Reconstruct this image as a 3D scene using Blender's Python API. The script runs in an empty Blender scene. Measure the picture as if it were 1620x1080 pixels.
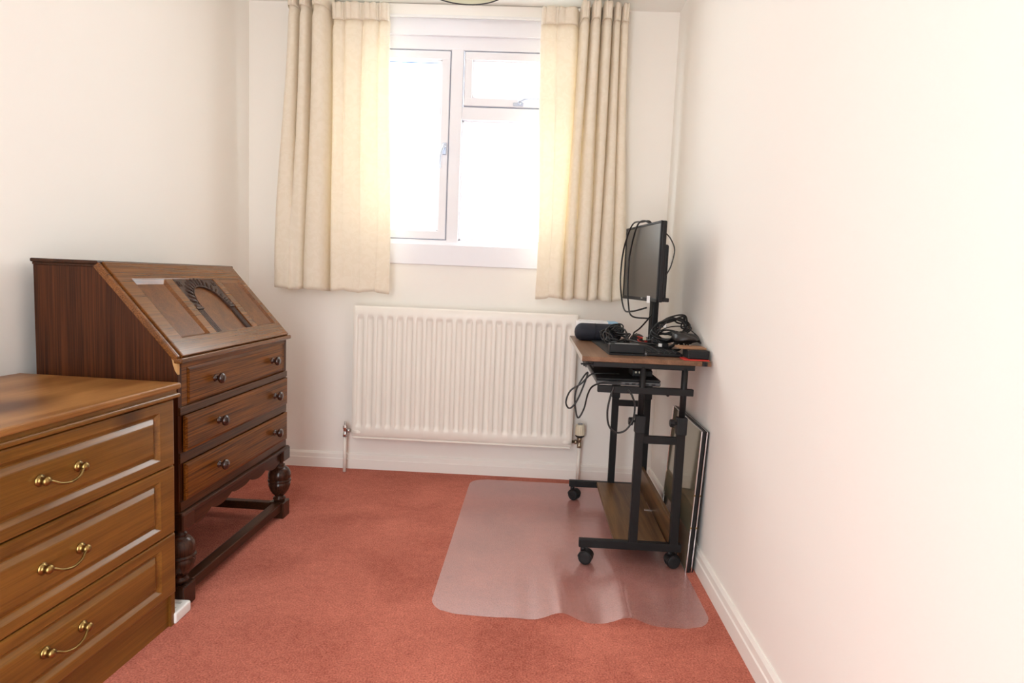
import bpy, bmesh, math, random
from mathutils import Vector, Matrix
random.seed(7)
PI = math.pi
scene = bpy.context.scene
COL = scene.collection

# ------------------------------------------------------------------ camera
CAM = Vector((0.0, 0.0, 1.0547))
pitch, yaw, roll, FPX = .0986, .0332, .0418, 1009.7
fw = Vector((-math.sin(yaw)*math.cos(pitch), math.cos(yaw)*math.cos(pitch), -math.sin(pitch)))
rt = Vector((math.cos(yaw), math.sin(yaw), 0.0))
up = rt.cross(fw)
r2 = rt*math.cos(roll) + up*math.sin(roll)
u2 = up*math.cos(roll) - rt*math.sin(roll)
cd = bpy.data.cameras.new('camera')
cam = bpy.data.objects.new('camera', cd)
COL.objects.link(cam)
M = Matrix((( r2.x, u2.x, -fw.x, CAM.x), (r2.y, u2.y, -fw.y, CAM.y), (r2.z, u2.z, -fw.z, CAM.z), (0, 0, 0, 1)))
cam.matrix_world = M
cd.sensor_width = 36.0
cd.lens = FPX/1620*36.0
cd.clip_start = .02
scene.camera = cam

# ------------------------------------------------------------------ sky and exposure
SKY = 7.0
w = bpy.data.worlds.new('sky'); scene.world = w; w.use_nodes = True
bg = w.node_tree.nodes['Background']
bg.inputs[0].default_value = (.92, .962, 1.0, 1)
bg.inputs[1].default_value = SKY
scene.view_settings.view_transform = 'Standard'
scene.view_settings.look = 'None'
scene.view_settings.gamma = 1.0
scene.view_settings.use_curve_mapping = False
scene.view_settings.exposure = 0.47
try:
    cy = scene.cycles
    cy.max_bounces = 14; cy.diffuse_bounces = 9; cy.glossy_bounces = 5
    cy.transparent_max_bounces = 12; cy.transmission_bounces = 6
    cy.sample_clamp_indirect = 8.0
except Exception:
    pass

def portal(name, loc, rot, sx, sy):
    l = bpy.data.lights.new(name, 'AREA'); l.shape = 'RECTANGLE'; l.size = sx; l.size_y = sy
    l.cycles.is_portal = True
    o = bpy.data.objects.new(name, l); COL.objects.link(o); o.location = loc; o.rotation_euler = rot
    return o

# room constants (metres)
XL, XR, YB, H = -1.5165, .655, 3.3386, 2.40
YF = -.45                                        # wall behind the camera, with an added opening for fill light
WX0, WX1, WZ0, WZ1 = -.96, .17, 1.205, 2.262     # window opening
DX0, DX1, DZ1 = -.95, -.18, 2.03                  # unseen opening added behind the camera, sized to let sky in as fill
portal('window_portal', ((WX0+WX1)/2, YB+.12, (WZ0+WZ1)/2), (-PI/2, 0, 0), WX1-WX0, WZ1-WZ0)
portal('fill_opening_portal', ((DX0+DX1)/2, YF-.12, DZ1/2), (PI/2, 0, 0), DX1-DX0, DZ1)  # guides sky light in through the added fill opening

# ------------------------------------------------------------------ mesh helpers
class MB:
    def __init__(s): s.v = []; s.f = []; s.sm = []
    def add(s, vs, fs, smooth=False):
        n = len(s.v); s.v += [tuple(p) for p in vs]
        for f in fs: s.f.append([i+n for i in f]); s.sm.append(smooth)
        return s
    def box(s, x0, x1, y0, y1, z0, z1):
        vs = [(x, y, z) for z in (z0, z1) for y in (y0, y1) for x in (x0, x1)]
        return s.add(vs, [(0,2,3,1), (4,5,7,6), (0,1,5,4), (2,6,7,3), (0,4,6,2), (1,3,7,5)])
    def rbox(s, x0, x1, y0, y1, z0, z1, r=.003, seg=2):
        bm = bmesh.new()
        m = Matrix.Translation(((x0+x1)/2, (y0+y1)/2, (z0+z1)/2)) @ Matrix.Diagonal((abs(x1-x0), abs(y1-y0), abs(z1-z0), 1))
        bmesh.ops.create_cube(bm, size=1, matrix=m)
        bmesh.ops.bevel(bm, geom=bm.edges[:], offset=r, segments=seg, affect='EDGES', profile=.5)
        s.bm(bm); return s
    def bm(s, bm, smooth=False):
        bm.verts.index_update()
        s.add([v.co[:] for v in bm.verts], [[v.index for v in f.verts] for f in bm.faces], smooth)
        bm.free()
    def lathe(s, prof, c=(0,0,0), axis='z', n=20, smooth=True, caps=True):
        """prof: list of (radius, height)"""
        vs = []
        for r, h in prof:
            for k in range(n):
                a = 2*PI*k/n; x, y = r*math.cos(a), r*math.sin(a)
                p = {'z': (x, y, h), 'x': (h, x, y), 'y': (y, h, x)}[axis]
                vs.append((c[0]+p[0], c[1]+p[1], c[2]+p[2]))
        fs = []
        for i in range(len(prof)-1):
            for k in range(n):
                k2 = (k+1) % n
                fs.append((i*n+k, i*n+k2, (i+1)*n+k2, (i+1)*n+k))
        s.add(vs, fs, smooth)
        if caps:
            b = len(s.v)-len(vs)
            for i, rev in ((0, True), (len(prof)-1, False)):
                if prof[i][0] > 1e-5:
                    ring = [b+i*n+k for k in range(n)]
                    s.f.append(ring[::-1] if rev else ring); s.sm.append(False)
        return s
    def cyl(s, c, r, h, axis='z', n=20):
        return s.lathe([(r, 0), (r, h)], c, axis, n)
    def prism(s, poly, x0, x1, axis='y'):
        """poly: list of 2D points; axis y -> (x, z) extruded along y; x -> (y, z); z -> (x, y)"""
        n = len(poly)
        mp = {'y': lambda p, t: (p[0], t, p[1]), 'x': lambda p, t: (t, p[0], p[1]), 'z': lambda p, t: (p[0], p[1], t)}[axis]
        vs = [mp(p, x0) for p in poly] + [mp(p, x1) for p in poly]
        fs = [tuple(range(n))[::-1], tuple(range(n, 2*n))] + [(i, (i+1) % n, n+(i+1) % n, n+i) for i in range(n)]
        return s.add(vs, fs)
    def tube(s, pts, r, n=8, sub=8, closed=False):
        P = catmull(pts, sub, closed)
        prev = None; rings = []
        for i, p in enumerate(P):
            if closed: t = P[(i+1) % len(P)]-P[i-1]
            else: t = P[min(i+1, len(P)-1)]-P[max(i-1, 0)]
            if t.length < 1e-9: t = Vector((0, 0, 1))
            t.normalize()
            if prev is None:
                a = Vector((0, 0, 1)) if abs(t.z) < .9 else Vector((1, 0, 0))
                nrm = (a-t*a.dot(t)).normalized()
            else:
                nrm = prev-t*prev.dot(t)
                nrm = nrm.normalized() if nrm.length > 1e-6 else prev
            prev = nrm; b = t.cross(nrm)
            rings.append([p+(nrm*math.cos(2*PI*k/n)+b*math.sin(2*PI*k/n))*r for k in range(n)])
        vs = [v for ring in rings for v in ring]; m = len(rings)
        fs = []
        for i in range(m if closed else m-1):
            j = (i+1) % m
            for k in range(n): fs.append((i*n+k, i*n+(k+1) % n, j*n+(k+1) % n, j*n+k))
        if not closed:
            fs.append(tuple(range(n))[::-1]); fs.append(tuple(range((m-1)*n, m*n)))
        return s.add(vs, fs, True)
    def xf(s, m):
        s.v = [tuple(m @ Vector(p)) for p in s.v]; return s

def catmull(pts, sub, closed=False):
    pts = [Vector(p) for p in pts]
    if len(pts) == 2 and not closed: return pts
    out = []; n = len(pts)
    rng = range(n) if closed else range(n-1)
    for i in rng:
        if closed: p0, p1, p2, p3 = pts[i-1], pts[i], pts[(i+1) % n], pts[(i+2) % n]
        else:
            p1, p2 = pts[i], pts[i+1]
            p0 = pts[i-1] if i else p1*2-p2
            p3 = pts[i+2] if i+2 < n else p2*2-p1
        for k in range(sub):
            t = k/sub
            out.append(.5*((2*p1)+(p2-p0)*t+(2*p0-5*p1+4*p2-p3)*t*t+(3*p1-p0-3*p2+p3)*t*t*t))
    if not closed: out.append(pts[-1])
    return out

ORIGIN = {}
def obj(name, mb, mat, parent=None, label=None, kind=None, fix=True):
    off = ORIGIN.get(parent.name, None) if parent else None
    me = bpy.data.meshes.new(name)
    vs = mb.v if off is None else [(p[0]-off[0], p[1]-off[1], p[2]-off[2]) for p in mb.v]
    me.from_pydata(vs, [], mb.f)
    me.polygons.foreach_set('use_smooth', mb.sm)
    if fix:
        b = bmesh.new(); b.from_mesh(me); bmesh.ops.recalc_face_normals(b, faces=b.faces[:]); b.to_mesh(me); b.free()
    me.materials.append(mat); me.update()
    o = bpy.data.objects.new(name, me); COL.objects.link(o)
    if parent:
        o.parent = parent
        if parent.name in ORIGIN: ORIGIN[o.name] = ORIGIN[parent.name]; 
    if label: o['label'] = label
    if kind: o['kind'] = kind
    return o
def thing(name, label, cat, loc=(0,0,0), rz=0.0, world=True, group=None):
    o = bpy.data.objects.new(name, None); COL.objects.link(o)
    o.empty_display_size = .05
    o.location = loc; o.rotation_euler = (0, 0, rz)
    o['label'] = label; o['category'] = cat
    if group: o['group'] = group
    if world: ORIGIN[o.name] = loc
    return o
def tag(o, label, cat, group=None):
    o['label'] = label; o['category'] = cat
    if group: o['group'] = group
    return o
def struct(name, mb, mat, parent=None):
    o = obj(name, mb, mat, parent)
    if parent is None: o['kind'] = 'structure'
    return o
def solo(name, mb, mat, label, cat, group=None):
    """a thing of one mesh in world coordinates: its origin moves to its base"""
    xs = [p[0] for p in mb.v]; ys = [p[1] for p in mb.v]; zs = [p[2] for p in mb.v]
    c = ((min(xs)+max(xs))/2, (min(ys)+max(ys))/2, min(zs))
    mb.v = [(p[0]-c[0], p[1]-c[1], p[2]-c[2]) for p in mb.v]
    o = obj(name, mb, mat); o.location = c
    ORIGIN[o.name] = c
    return tag(o, label, cat, group)

# ------------------------------------------------------------------ materials
MATS = {}
def mat(name):
    m = bpy.data.materials.new(name); m.use_nodes = True
    nt = m.node_tree; return m, nt, nt.nodes['Principled BSDF']
def lk(nt, a, b): nt.links.new(a, b)
def nd(nt, t, **kw):
    n = nt.nodes.new(t)
    for k, v in kw.items(): setattr(n, k, v)
    return n
def plain(name, col, rough=.5, metal=0., coat=0., spec=.5, bump=0., bscale=80, var=0., vscale=6):
    m, nt, b = mat(name)
    b.inputs['Base Color'].default_value = (*col, 1); b.inputs['Roughness'].default_value = rough
    b.inputs['Metallic'].default_value = metal; b.inputs['Coat Weight'].default_value = coat
    b.inputs['Specular IOR Level'].default_value = spec
    tc = nd(nt, 'ShaderNodeTexCoord')
    nz = nd(nt, 'ShaderNodeTexNoise'); nz.inputs['Scale'].default_value = vscale; nz.inputs['Detail'].default_value = 4
    lk(nt, tc.outputs['Object'], nz.inputs['Vector'])
    if var:
        cr = nd(nt, 'ShaderNodeValToRGB')
        cr.color_ramp.elements[0].position = .3; cr.color_ramp.elements[1].position = .7
        cr.color_ramp.elements[0].color = tuple(c*(1-var) for c in col)+(1,)
        cr.color_ramp.elements[1].color = tuple(min(1, c*(1+var)) for c in col)+(1,)
        lk(nt, nz.outputs['Fac'], cr.inputs[0]); lk(nt, cr.outputs[0], b.inputs['Base Color'])
    if bump:
        n2 = nd(nt, 'ShaderNodeTexNoise'); n2.inputs['Scale'].default_value = bscale; n2.inputs['Detail'].default_value = 3
        lk(nt, tc.outputs['Object'], n2.inputs['Vector'])
        bp = nd(nt, 'ShaderNodeBump'); bp.inputs['Strength'].default_value = bump; bp.inputs['Distance'].default_value = .002
        lk(nt, n2.outputs['Fac'], bp.inputs['Height']); lk(nt, bp.outputs[0], b.inputs['Normal'])
    return m

def wood(name, dark, light, axis='y', rough=.3, coat=.3, grain=1.0, knots=0, fine=.5, redpatch=None, spec=.18):
    """grain runs along the given object axis"""
    m, nt, b = mat(name)
    tc = nd(nt, 'ShaderNodeTexCoord')
    mp = nd(nt, 'ShaderNodeMapping')
    long_, cross = .55, 9.0*grain
    sc = {'x': (long_, cross, cross), 'y': (cross, long_, cross), 'z': (cross, cross, long_)}[axis]
    mp.inputs['Scale'].default_value = sc
    lk(nt, tc.outputs['Object'], mp.inputs['Vector'])
    n1 = nd(nt, 'ShaderNodeTexNoise'); n1.inputs['Scale'].default_value = 2.2; n1.inputs['Detail'].default_value = 7
    n1.inputs['Roughness'].default_value = .6; n1.inputs['Distortion'].default_value = .8
    lk(nt, mp.outputs[0], n1.inputs['Vector'])
    mp2 = nd(nt, 'ShaderNodeMapping')
    s2 = {'x': (2.2, 170, 170), 'y': (170, 2.2, 170), 'z': (170, 170, 2.2)}[axis]
    mp2.inputs['Scale'].default_value = s2
    lk(nt, tc.outputs['Object'], mp2.inputs['Vector'])
    n2 = nd(nt, 'ShaderNodeTexNoise'); n2.inputs['Scale'].default_value = 1.6; n2.inputs['Detail'].default_value = 3
    lk(nt, mp2.outputs[0], n2.inputs['Vector'])
    mx = nd(nt, 'ShaderNodeMix', data_type='FLOAT'); mx.inputs[0].default_value = fine
    lk(nt, n1.outputs['Fac'], mx.inputs[2]); lk(nt, n2.outputs['Fac'], mx.inputs[3])
    cr = nd(nt, 'ShaderNodeValToRGB')
    cr.color_ramp.elements[0].position = .36; cr.color_ramp.elements[1].position = .63
    cr.color_ramp.elements[0].color = (*dark, 1); cr.color_ramp.elements[1].color = (*light, 1)
    lk(nt, mx.outputs[0], cr.inputs[0])
    col = cr.outputs[0]
    if redpatch:
        n3 = nd(nt, 'ShaderNodeTexNoise'); n3.inputs['Scale'].default_value = 5; n3.inputs['Detail'].default_value = 2
        mp3 = nd(nt, 'ShaderNodeMapping')
        mp3.inputs['Scale'].default_value = {'x': (.35, 2, 2), 'y': (2, .35, 2), 'z': (2, 2, .35)}[axis]
        lk(nt, tc.outputs['Object'], mp3.inputs['Vector']); lk(nt, mp3.outputs[0], n3.inputs['Vector'])
        r3 = nd(nt, 'ShaderNodeValToRGB'); r3.color_ramp.elements[0].position = .5; r3.color_ramp.elements[1].position = .68
        lk(nt, n3.outputs['Fac'], r3.inputs[0])
        m3 = nd(nt, 'ShaderNodeMix', data_type='RGBA'); lk(nt, r3.outputs[0], m3.inputs[0])
        lk(nt, col, m3.inputs[6]); m3.inputs[7].default_value = (*redpatch, 1); col = m3.outputs[2]
    if knots:
        vo = nd(nt, 'ShaderNodeTexVoronoi'); vo.inputs['Scale'].default_value = knots
        mp4 = nd(nt, 'ShaderNodeMapping')
        mp4.inputs['Scale'].default_value = {'x': (.6, 1, 1), 'y': (1, .6, 1), 'z': (1, 1, .6)}[axis]
        lk(nt, tc.outputs['Object'], mp4.inputs['Vector']); lk(nt, mp4.outputs[0], vo.inputs['Vector'])
        r4 = nd(nt, 'ShaderNodeValToRGB'); r4.color_ramp.elements[0].position = .08; r4.color_ramp.elements[1].position = .24
        r4.color_ramp.elements[0].color = (1, 1, 1, 1); r4.color_ramp.elements[1].color = (0, 0, 0, 1)
        lk(nt, vo.outputs['Distance'], r4.inputs[0])
        m4 = nd(nt, 'ShaderNodeMix', data_type='RGBA'); lk(nt, r4.outputs[0], m4.inputs[0])
        lk(nt, col, m4.inputs[6]); m4.inputs[7].default_value = (dark[0]*.45, dark[1]*.36, dark[2]*.3, 1); col = m4.outputs[2]
    lk(nt, col, b.inputs['Base Color'])
    b.inputs['Roughness'].default_value = rough; b.inputs['Coat Weight'].default_value = coat*.5; b.inputs['Specular IOR Level'].default_value = spec
    b.inputs['Coat Roughness'].default_value = .14
    bp = nd(nt, 'ShaderNodeBump'); bp.inputs['Strength'].default_value = .12; bp.inputs['Distance'].default_value = .001
    lk(nt, n2.outputs['Fac'], bp.inputs['Height']); lk(nt, bp.outputs[0], b.inputs['Normal'])
    return m

def carpet():
    m, nt, b = mat('terracotta_carpet')
    tc = nd(nt, 'ShaderNodeTexCoord')
    n1 = nd(nt, 'ShaderNodeTexNoise'); n1.inputs['Scale'].default_value = 190; n1.inputs['Detail'].default_value = 3
    n2 = nd(nt, 'ShaderNodeTexNoise'); n2.inputs['Scale'].default_value = 3.2; n2.inputs['Detail'].default_value = 5; n2.inputs['Distortion'].default_value = .6
    n3 = nd(nt, 'ShaderNodeTexNoise'); n3.inputs['Scale'].default_value = 38; n3.inputs['Detail'].default_value = 3
    for n in (n1, n2, n3): lk(nt, tc.outputs['Object'], n.inputs['Vector'])
    a = nd(nt, 'ShaderNodeMix', data_type='FLOAT'); a.inputs[0].default_value = .36
    lk(nt, n1.outputs['Fac'], a.inputs[2]); lk(nt, n2.outputs['Fac'], a.inputs[3])
    c = nd(nt, 'ShaderNodeMix', data_type='FLOAT'); c.inputs[0].default_value = .16
    lk(nt, a.outputs[0], c.inputs[2]); lk(nt, n3.outputs['Fac'], c.inputs[3])
    cr = nd(nt, 'ShaderNodeValToRGB')
    cr.color_ramp.elements[0].position = .36; cr.color_ramp.elements[1].position = .64
    cr.color_ramp.elements[0].color = (.275, .058, .036, 1); cr.color_ramp.elements[1].color = (.68, .222, .155, 1)
    lk(nt, c.outputs[0], cr.inputs[0]); lk(nt, cr.outputs[0], b.inputs['Base Color'])
    b.inputs['Roughness'].default_value = 1.0; b.inputs['Specular IOR Level'].default_value = .1
    b.inputs['Sheen Weight'].default_value = .25; b.inputs['Sheen Tint'].default_value = (.9, .5, .4, 1)
    bp = nd(nt, 'ShaderNodeBump'); bp.inputs['Strength'].default_value = .9; bp.inputs['Distance'].default_value = .006
    lk(nt, n1.outputs['Fac'], bp.inputs['Height']); lk(nt, bp.outputs[0], b.inputs['Normal'])
    return m

def glass_pane():
    m, nt, b = mat('window_glass'); nt.nodes.remove(b)
    out = nt.nodes['Material Output']
    t = nd(nt, 'ShaderNodeBsdfTransparent'); t.inputs[0].default_value = (.97, .985, .98, 1)
    g = nd(nt, 'ShaderNodeBsdfGlossy'); g.inputs['Roughness'].default_value = .02
    mx = nd(nt, 'ShaderNodeMixShader'); mx.inputs[0].default_value = .06
    lk(nt, t.outputs[0], mx.inputs[1]); lk(nt, g.outputs[0], mx.inputs[2]); lk(nt, mx.outputs[0], out.inputs[0])
    return m

def fabric_curtain():
    m, nt, b = mat('cream_damask'); out = nt.nodes['Material Output']
    tc = nd(nt, 'ShaderNodeTexCoord')
    vo = nd(nt, 'ShaderNodeTexVoronoi'); vo.inputs['Scale'].default_value = 26
    nz = nd(nt, 'ShaderNodeTexNoise'); nz.inputs['Scale'].default_value = 18; nz.inputs['Detail'].default_value = 3; nz.inputs['Distortion'].default_value = 2.5
    lk(nt, tc.outputs['Object'], vo.inputs['Vector']); lk(nt, tc.outputs['Object'], nz.inputs['Vector'])
    cr = nd(nt, 'ShaderNodeValToRGB'); cr.color_ramp.elements[0].position = .46; cr.color_ramp.elements[1].position = .54
    cr.color_ramp.elements[0].color = (.88, .825, .715, 1); cr.color_ramp.elements[1].color = (.915, .865, .765, 1)
    lk(nt, nz.outputs['Fac'], cr.inputs[0]); lk(nt, cr.outputs[0], b.inputs['Base Color'])
    b.inputs['Roughness'].default_value = .7; b.inputs['Sheen Weight'].default_value = .2
    tr = nd(nt, 'ShaderNodeBsdfTranslucent'); tr.inputs[0].default_value = (.96, .87, .71, 1)
    mx = nd(nt, 'ShaderNodeMixShader'); mx.inputs[0].default_value = .31
    lk(nt, b.outputs[0], mx.inputs[1]); lk(nt, tr.outputs[0], mx.inputs[2]); lk(nt, mx.outputs[0], out.inputs[0])
    n2 = nd(nt, 'ShaderNodeTexNoise'); n2.inputs['Scale'].default_value = 500
    lk(nt, tc.outputs['Object'], n2.inputs['Vector'])
    bp = nd(nt, 'ShaderNodeBump'); bp.inputs['Strength'].default_value = .15; bp.inputs['Distance'].default_value = .001
    lk(nt, n2.outputs['Fac'], bp.inputs['Height']); lk(nt, bp.outputs[0], b.inputs['Normal'])
    return m

def mat_plastic():
    m, nt, b = mat('frosted_mat_plastic'); out = nt.nodes['Material Output']
    b.inputs['Base Color'].default_value = (.80, .70, .70, 1); b.inputs['Roughness'].default_value = .6
    b.inputs['Specular IOR Level'].default_value = 0
    tr = nd(nt, 'ShaderNodeBsdfTransparent'); tr.inputs[0].default_value = (.97, .95, .95, 1)
    mx = nd(nt, 'ShaderNodeMixShader'); mx.inputs[0].default_value = .14
    lk(nt, tr.outputs[0], mx.inputs[1]); lk(nt, b.outputs[0], mx.inputs[2])
    gl = nd(nt, 'ShaderNodeBsdfGlossy'); gl.inputs['Roughness'].default_value = .24; gl.inputs[0].default_value = (1, .93, .96, 1)
    m2 = nd(nt, 'ShaderNodeMixShader'); m2.inputs[0].default_value = .25
    lk(nt, mx.outputs[0], m2.inputs[1]); lk(nt, gl.outputs[0], m2.inputs[2]); lk(nt, m2.outputs[0], out.inputs[0])
    tc = nd(nt, 'ShaderNodeTexCoord'); n = nd(nt, 'ShaderNodeTexNoise'); n.inputs['Scale'].default_value = 260
    lk(nt, tc.outputs['Object'], n.inputs['Vector'])
    bp = nd(nt, 'ShaderNodeBump'); bp.inputs['Strength'].default_value = .10; bp.inputs['Distance'].default_value = .001
    lk(nt, n.outputs['Fac'], bp.inputs['Height']); lk(nt, bp.outputs[0], gl.inputs['Normal'])
    return m

W_PAINT = plain('warm_white_wall_paint', (.889, .866, .818), .85, bump=.05, bscale=260, spec=.2)
C_PAINT = plain('ceiling_paint', (.88, .87, .83), .9, bump=.06, bscale=120, spec=.2)
GLOSSW = plain('white_gloss_paint', (.87, .85, .80), .45, spec=.3)
UPVC = plain('white_window_frame', (.855, .86, .905), .5, spec=.25)
RADW = plain('radiator_enamel', (.87, .84, .765), .35)
CARPET = carpet()
GLASS = glass_pane()
CURT = fabric_curtain()
MATP = mat_plastic()
OAK = wood('bureau_oak', (.046, .014, .002), (.225, .074, .010), 'y', .34, .2, 1.0, fine=.66, spec=.14)
OAK_FALL = wood('bureau_oak_fall', (.072, .024, .0055), (.215, .077, .017), 'y', .22, .8, .9, fine=.55, spec=.22)
OAK_PANEL = wood('bureau_oak_panel', (.075, .024, .006), (.190, .067, .016), 'x', .32, .4, .9, fine=.5)
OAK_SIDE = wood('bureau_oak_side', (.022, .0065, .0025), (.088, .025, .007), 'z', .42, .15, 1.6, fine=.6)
OAK_DARK = wood('bureau_oak_dark', (.016, .006, .003), (.062, .021, .008), 'y', .34, .35, 1.4, fine=.6)
OAK_RAIL = wood('bureau_oak_rail', (.022, .008, .003), (.105, .036, .009), 'y', .34, .35, 1.2, fine=.6)
OAK_LEG = wood('bureau_oak_leg', (.018, .007, .004), (.062, .022, .011), 'z', .26, .5, 1.3, fine=.6)
OAK_CARVE = wood('bureau_oak_carving', (.025, .012, .008), (.075, .038, .024), 'z', .4, .2, 2, fine=.6)
CHIP = wood('bare_split_wood', (.42, .22, .08), (.62, .38, .17), 'z', .7, 0, 2, fine=.6)
KNOBW = plain('turned_knob_wood', (.030, .010, .006), .22, coat=.5)
PINE = wood('pine_front', (.115, .044, .006), (.245, .106, .019), 'y', .28, .5, .8, knots=5.5, fine=.35, spec=.4)
PINE_TOP = wood('pine_top', (.205, .083, .020), (.385, .185, .060), 'y', .36, .25, .55, knots=2.2, fine=.3, redpatch=(.19, .072, .018))
BRASS = plain('aged_brass', (.30, .20, .07), .30, metal=1.0, var=.3, vscale=60)
BLACKM = plain('black_powder_coat', (.006, .006, .0065), .5, spec=.3, bump=.1, bscale=400)
BLACKP = plain('black_plastic', (.008, .008, .009), .45, spec=.35, bump=.08, bscale=300)
BLACKG = plain('matte_black_plastic', (.0105, .011, .012), .55, spec=.3, bump=.1, bscale=300)
RUBBER = plain('cable_rubber', (.010, .0095, .0095), .45)
WALNUT = wood('desk_walnut', (.125, .062, .034), (.235, .130, .076), 'y', .38, .1, .8, fine=.35)
WALNUT_SHELF = wood('desk_walnut_shelf', (.060, .028, .012), (.20, .105, .042), 'y', .38, .1, .9, fine=.2)
SCREEN = plain('dark_screen', (.040, .036, .032), .34, spec=.5)
NAVY = plain('navy_fabric', (.012, .014, .024), .75, bump=.4, bscale=500)
HANDLE_M = plain('dull_window_metal', (.55, .60, .70), .35, metal=.9)
CHROME = plain('chrome', (.75, .75, .76), .18, metal=1.0)
STEEL = plain('brushed_grey', (.28, .29, .31), .35, metal=.8)
WHITEP = plain('white_plastic', (.82, .82, .80), .4)
CREAMP = plain('cream_plastic', (.72, .66, .50), .45)
PAPER = plain('white_paper', (.85, .85, .86), .7)
BLUEP = plain('pale_blue_wrap', (.30, .52, .72), .5)
REDP = plain('red_plastic', (.55, .03, .02), .45)
LEATHER = plain('black_leather', (.02, .018, .017), .38, bump=.5, bscale=120)
TAN = plain('brown_card', (.30, .15, .07), .55)
SHADE_F = plain('lampshade_fabric', (.66, .66, .50), .8)
PIC_GLASS = plain('picture_glass', (.30, .265, .175), .06, metal=.55, spec=.9)
DARKGAP = plain('dark_seal', (.05, .05, .055), .6)
BLUEGREY = plain('window_seal', (.34, .37, .46), .5)

# ------------------------------------------------------------------ room shell
T = .10
m = MB().box(XL-.4, XR+.2, YF-.1, YB+T, -.06, 0)
struct('floor', m, CARPET)
m = MB().box(XL-.4, XR+.2, YF-.1, YB+.01, H, H+.06)
struct('ceiling', m, C_PAINT)
# back wall around the window opening
m = MB()
m.box(XL-.15, WX0, YB, YB+T, 0, H); m.box(WX1, XR+.1, YB, YB+T, 0, H)
m.box(WX0, WX1, YB, YB+T, 0, WZ0); m.box(WX0, WX1, YB, YB+T, WZ1, H)
struct('wall_back', m, W_PAINT)
m = MB().box(XR, XR+T, YF-.1, YB, 0, H)
struct('wall_right', m, W_PAINT)
# the left wall runs very slightly out of square
def lx(y): return XL-(YB-y)*.0185
m = MB().prism([(lx(YF-.1), YF-.1), (lx(YB), YB), (lx(YB)-.1, YB), (lx(YF-.1)-.1, YF-.1)], 0, H, 'z')
struct('wall_left', m, W_PAINT)
m = MB()
m.box(XL-.3, DX0, YF-.1, YF, 0, H); m.box(DX1, XR+.1, YF-.1, YF, 0, H); m.box(DX0, DX1, YF-.1, YF, DZ1, H)
struct('wall_front', m, W_PAINT)
# skirting boards with a chamfered upper part
ZB, SK = .084, .016
prof = [(0, 0), (-SK, 0), (-SK, .050), (-SK*.80, .054), (-SK*.72, .074), (-SK*.35, ZB), (0, ZB)]
m = MB().prism([(YB+p[0], p[1]) for p in prof], lx(YB), XR, 'x')
struct('baseboard_back', m, GLOSSW)
m = MB().prism([(XR+p[0], p[1]) for p in prof], YF, YB-SK, 'y')
struct('baseboard_right', m, GLOSSW)
m = MB(); n = len(prof)
vs = [(lx(y)-p[0], y, p[1]) for y in (YF, YB-SK) for p in prof]
m.add(vs, [tuple(range(n)), tuple(range(n, 2*n))[::-1]]+[(i, (i+1) % n, n+(i+1) % n, n+i) for i in range(n)])
struct('baseboard_left', m, GLOSSW)

# ------------------------------------------------------------------ window
win = bpy.data.objects.new('window_1', None); COL.objects.link(win)
win['kind'] = 'structure'; win['label'] = 'white double glazed window with casement and fanlight'
FY0, FY1 = YB+.012, YB+.075         # frame depth
ZT, ZBt = WZ1, WZ0
MX0, MX1 = -.478, -.416             # mullion
TZ0, TZ1 = 1.862, 1.915             # transom
m = MB()
m.rbox(WX0, WX1, FY0, FY1, ZBt, ZBt+.032, .003); m.rbox(WX0, WX1, FY0, FY1, 2.192, ZT, .003)
m.rbox(WX0, WX0+.055, FY0, FY1, ZBt, ZT, .003); m.rbox(WX1-.055, WX1, FY0, FY1, ZBt, ZT, .003)
obj('window_frame', m, UPVC, win)
obj('mullion', MB().rbox(MX0, MX1, FY0-.002, FY1, ZBt+.02, 2.20, .004), UPVC, win)
obj('transom', MB().rbox(MX1, WX1-.05, FY0-.001, FY1, TZ0-.012, TZ1, .004), UPVC, win)
def sash(name, x0, x1, z0, z1, wd, y0, y1):
    m = MB()
    m.rbox(x0, x1, y0, y1, z0, z0+wd, .004); m.rbox(x0, x1, y0, y1, z1-wd, z1, .004)
    m.rbox(x0+.0005, x0+wd, y0+.0008, y1-.001, z0+.004, z1-.004, .004); m.rbox(x1-wd, x1-.0005, y0+.0008, y1-.001, z0+.004, z1-.004, .004)
    s = obj(name, m, UPVC, win)
    # glazing bead
    b = MB(); i = wd-.002; bd = .010
    b.rbox(x0+i, x1-i, y0+.008, y0+.02, z0+i, z0+i+bd, .003); b.rbox(x0+i, x1-i, y0+.008, y0+.02, z1-i-bd, z1-i, .003)
    b.rbox(x0+i, x0+i+bd, y0+.008, y0+.02, z0+i, z1-i, .003); b.rbox(x1-i-bd, x1-i, y0+.008, y0+.02, z0+i, z1-i, .003)
    obj('glazing_bead', b, UPVC, s)
    # dark seal seen in the thin gap round the sash
    g = MB(); e = .003
    g.box(x0-e, x1+e, y0+.010, y1-.01, z1, z1+e); g.box(x0-e, x1+e, y0+.010, y1-.01, z0-e, z0)
    g.box(x0-e, x0, y0+.010, y1-.01, z0, z1); g.box(x1, x1+e, y0+.010, y1-.01, z0, z1)
    obj('seal', g, BLUEGREY, s)
    obj('pane', MB().box(x0+wd*.6, x1-wd*.6, y0+.022, y0+.028, z0+wd*.6, z1-wd*.6), GLASS, s)
    return s
cas = sash('casement_sash', WX0+.058, MX0-.005, ZBt+.036, 2.186, .042, FY0-.004, FY1-.01)
fan = sash('fanlight_sash', MX1+.008, WX1-.060, TZ1+.006, 2.186, .040, FY0-.004, FY1-.01)
obj('spacer_bar', MB().box(WX0+.10, MX0-.052, FY0+.012, FY0+.017, 2.128, 2.1325), plain('blue_spacer', (.18, .30, .55), .4), cas)
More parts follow.
